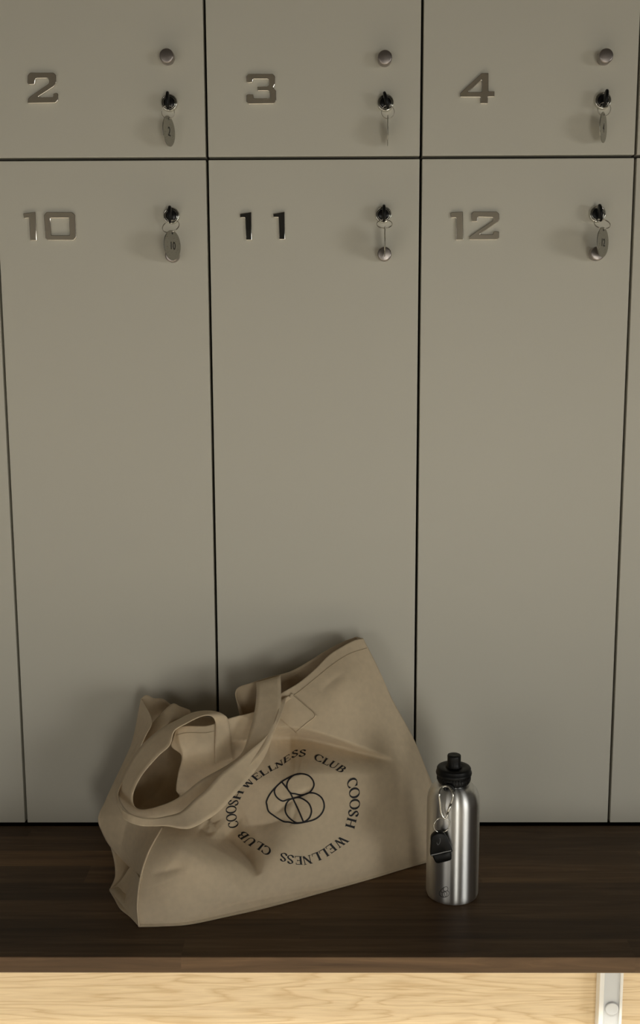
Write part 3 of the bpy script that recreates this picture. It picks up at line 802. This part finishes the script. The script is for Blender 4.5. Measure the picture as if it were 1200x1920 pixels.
for wd in words:
    for i, (ch, u, v_) in enumerate(wd):
        a = wd[max(i-1, 0)]; b = wd[min(i+1, len(wd)-1)]
        span = b[1]-a[1], b[2]-a[2]
        tl = math.hypot(*span); tx, ty = span[0]/tl, span[1]/tl
        k = .155
        if v_ < 1460: k = .118+.030*min(1, max(0, (v_-1430)/30))
        upx, upy = (u-CX)*k, (v_-CY)*k
        adv, strokes = GL[ch]
        # width scale along the ring: mean advance to neighbours
        nadv = 0; m_ = 0
        idx0, idx1 = max(i-1, 0), min(i+1, len(wd)-1)
        tot = sum(GL[q[0]][0] for q in wd[idx0:idx1+1])-.5*(GL[wd[idx0][0]][0]+GL[wd[idx1][0]][0])
        sc = tl/tot*.90
        sc = min(max(sc, 11.5), 20.0)
        def mp_(x, y, u=u, v_=v_, adv=adv, sc=sc, tx=tx, ty=ty, upx=upx, upy=upy):
            return on_front(u+(x-adv/2)*sc*tx+(y-.5)*upx, v_+(x-adv/2)*sc*ty+(y-.5)*upy, .0005)-BAGO
        for s_ in strokes:
            if s_[0] == 's':
                p, q = np.array(s_[1]), np.array(s_[2])
                poly_strip(bm, mp_, [p+(q-p)*t for t in np.linspace(0, 1, 6)], lambda d, w=s_[3]: w*1.32)
            else:
                poly_strip(bm, mp_, s_[1], lambda d, f_=s_[2]: f_(d)*1.32)
me = bpy.data.meshes.new('printed_lettering'); bm.to_mesh(me); bm.free()
pl_ = link('printed_lettering', me, M_INK, front)
pl_['label'] = 'black ring of serif lettering reading COOSH WELLNESS CLUB twice'
EMB = [
 ([(564.7,1450.7),(578,1454),(586,1462),(588.7,1471),(586,1479),(579,1486.5),(565.3,1490.7),(553,1488.3),(545.4,1487),(539.5,1480),(537.8,1471),(542.5,1460.5),(552,1453)], True),
 ([(564.7,1450.7),(552,1453),(540,1458.6),(528.5,1465.5),(515,1478),(505.5,1490),(499.5,1503),(500,1508),(503.4,1521),(513.3,1529.2),(525,1536.8),(533.2,1540.8),(541.3,1541.4),(553,1543.8),(569.3,1542),(590.7,1536),(602.7,1526),(608,1512),(604,1497.3),(593.3,1488.7),(580,1486.7),(566,1492),(548,1497.6),(540.2,1499),(529.7,1501.9),(519.2,1495),(514.5,1485),(516.8,1476.8),(528,1465.5)], False),
 ([(544.3,1498.8),(538,1505),(534.8,1515),(535.5,1523),(540,1531),(548.3,1538.5),(556.5,1542.8),(569,1541.5),(576,1537.5),(581.3,1531.3),(584,1520),(580,1508),(572,1500.5),(560,1495.3)], True),
 ([(528.5,1466.3),(543.7,1486),(549.3,1497.3),(560,1520),(568.7,1540.5)], False)]
bm = bmesh.new()
for pts, closed in EMB:
    P = spline(pts, 26*len(pts)//3, closed)
    P = P.tolist()
    if closed: P = P+[P[0]]
    poly_strip(bm, lambda x, y: on_front(x, y, .0005)-BAGO, P, lambda d: 2.9)
me = bpy.data.meshes.new('printed_emblem'); bm.to_mesh(me); bm.free()
pe = link('printed_emblem', me, M_INK, front)
pe['label'] = 'black line emblem of overlapping circles in the middle of the print'

# emblem engraved on the bottle: same mark, small, wrapped on the cylinder
bm = bmesh.new()
ca0 = None
def on_bottle(u, v_, off=.00025):
    d = ray(u, v_); o_ = CAM-Vector((BX, BY, 0))
    r_ = BR+off
    A = d.x**2+d.y**2; B = 2*(o_.x*d.x+o_.y*d.y); C_ = o_.x**2+o_.y**2-r_**2
    t = (-B-math.sqrt(max(B*B-4*A*C_, 0)))/(2*A)
    return CAM+d*t-Vector((BX, BY, 0))
for pts, closed in EMB:
    P = spline(pts, 40, closed).tolist()
    if closed: P.append(P[0])
    c_, s_ = math.cos(math.radians(28)), math.sin(math.radians(28))
    def mb(x, y):
        dx, dy = (x-554)/108*21, (y-1497)/94*20
        return on_bottle(833.3+dx*c_-dy*s_*.0-dy*.12, 1672.5+dy)
    poly_strip(bm, mb, P, lambda d: 4.2)
me = bpy.data.meshes.new('engraved_emblem'); bm.to_mesh(me); bm.free()
link('engraved_emblem', me, mat('laser_mark', (.03, .028, .026), .7), bottle)

# ------------------------------------------------------------------ carabiner and fob
def P3(u, v_, Y): return atY(u, v_, Y)
YC = -.2475
cr = thing('carabiner', P3(833, 1500, YC), 'small steel wire carabiner clipped below the bottle cap', 'carabiner')
pts = [(829, 1476, -.240), (825, 1481, -.244), (823.5, 1490, YC), (825, 1505, YC), (826.5, 1520, YC), (829.5, 1530, YC-.0005), (834, 1534.5, YC-.0005), (838.5, 1530, YC-.0005), (841, 1520, YC), (846, 1505, YC), (849.5, 1493, YC), (848, 1484, -.2455), (843, 1477, -.242), (836, 1474, -.239)]
bm = bmesh.new()
tube(bm, [P3(float(a), float(b), float(c))-cr.location for a, b, c in spline(pts, 70, True)], .00125, 10, True)
from_bm('frame', bm, M_CHROME, cr, True)
bm = bmesh.new()
tube(bm, [P3(838.5, 1526, YC-.0002)-cr.location, P3(841.5, 1518, YC-.0002)-cr.location, P3(845.5, 1506, YC-.0002)-cr.location], .0017, 10)
from_bm('gate', bm, M_CHROME, cr, True)
kf = thing('key_fob', P3(828, 1590, YC), 'small black plastic fob on a split ring hanging in front of the bottle', 'key fob')
bm = bmesh.new()
rc = P3(828, 1547, YC)
for dy in (-.0005, .0005):
    tube(bm, [rc+Vector((.0103*math.cos(a), dy+.002*math.cos(a), .0103*math.sin(a)))-kf.location for a in np.linspace(0, 2*PI, 48, endpoint=False)], .0005, 8, True)
from_bm('split_ring', bm, M_CHROME, kf, True)
def extr(name, px, Yf, Yb, m, parent, O, bev=.0012):
    bm = bmesh.new()
    ptsf = spline(px, 60, True)
    c_ = ptsf.mean(0)
    lay = []
    for (Y, s_) in ((Yf, .86), (Yf+bev*.5, .96), (Yf+bev*1.4, 1.0), (Yb-bev*1.4, 1.0), (Yb-bev*.5, .96), (Yb, .86)):
        lay.append([bm.verts.new(atY(float(c_[0]+(a-c_[0])*s_), float(c_[1]+(b-c_[1])*s_), (Yf+Yb)/2)*1.0-O+Vector((0, Y-(Yf+Yb)/2, 0))) for a, b in ptsf])
    for a, b in zip(lay, lay[1:]):
        for i in range(60): bm.faces.new((a[i], a[(i+1) % 60], b[(i+1) % 60], b[i]))
    bm.faces.new(lay[0]); bm.faces.new(lay[-1][::-1])
    return from_bm(name, bm, m, parent, True)
fobY = -.2520
extr('shell', [(806.5, 1601), (807.5, 1580), (808, 1568), (814, 1561), (823, 1558.5), (831, 1560), (837, 1567), (843, 1580), (848, 1592), (848, 1594.5), (828, 1599), (809, 1603.5)], fobY, fobY+.0095, M_BLACK, kf, kf.location)
extr('insert', [(812, 1602), (830, 1597.5), (844.5, 1595), (846.5, 1607), (845, 1610.5), (830, 1615), (820, 1616.8), (815.5, 1614)], fobY+.001, fobY+.0085, M_BLACK, kf, kf.location)
bm = bmesh.new()
tube(bm, [P3(float(a), float(b), fobY-.0002)-kf.location for a, b in spline([(808, 1603.5), (820, 1600.8), (833, 1597.5), (846, 1594.8)], 20)], .0008, 8)
bnd = from_bm('band', bm, M_WHITEBAND, kf, True); bnd['label'] = 'thin pale grey line around the fob'
bm = bmesh.new()
tube(bm, [P3(float(a), float(b), fobY-.0001)-kf.location for a, b in spline([(824.5, 1571), (825.5, 1576), (824, 1581), (821, 1584), (819, 1580)], 24)], .0005, 6)
from_bm('mark', bm, mat('mark_grey', (.12, .12, .12), .4), kf, True)
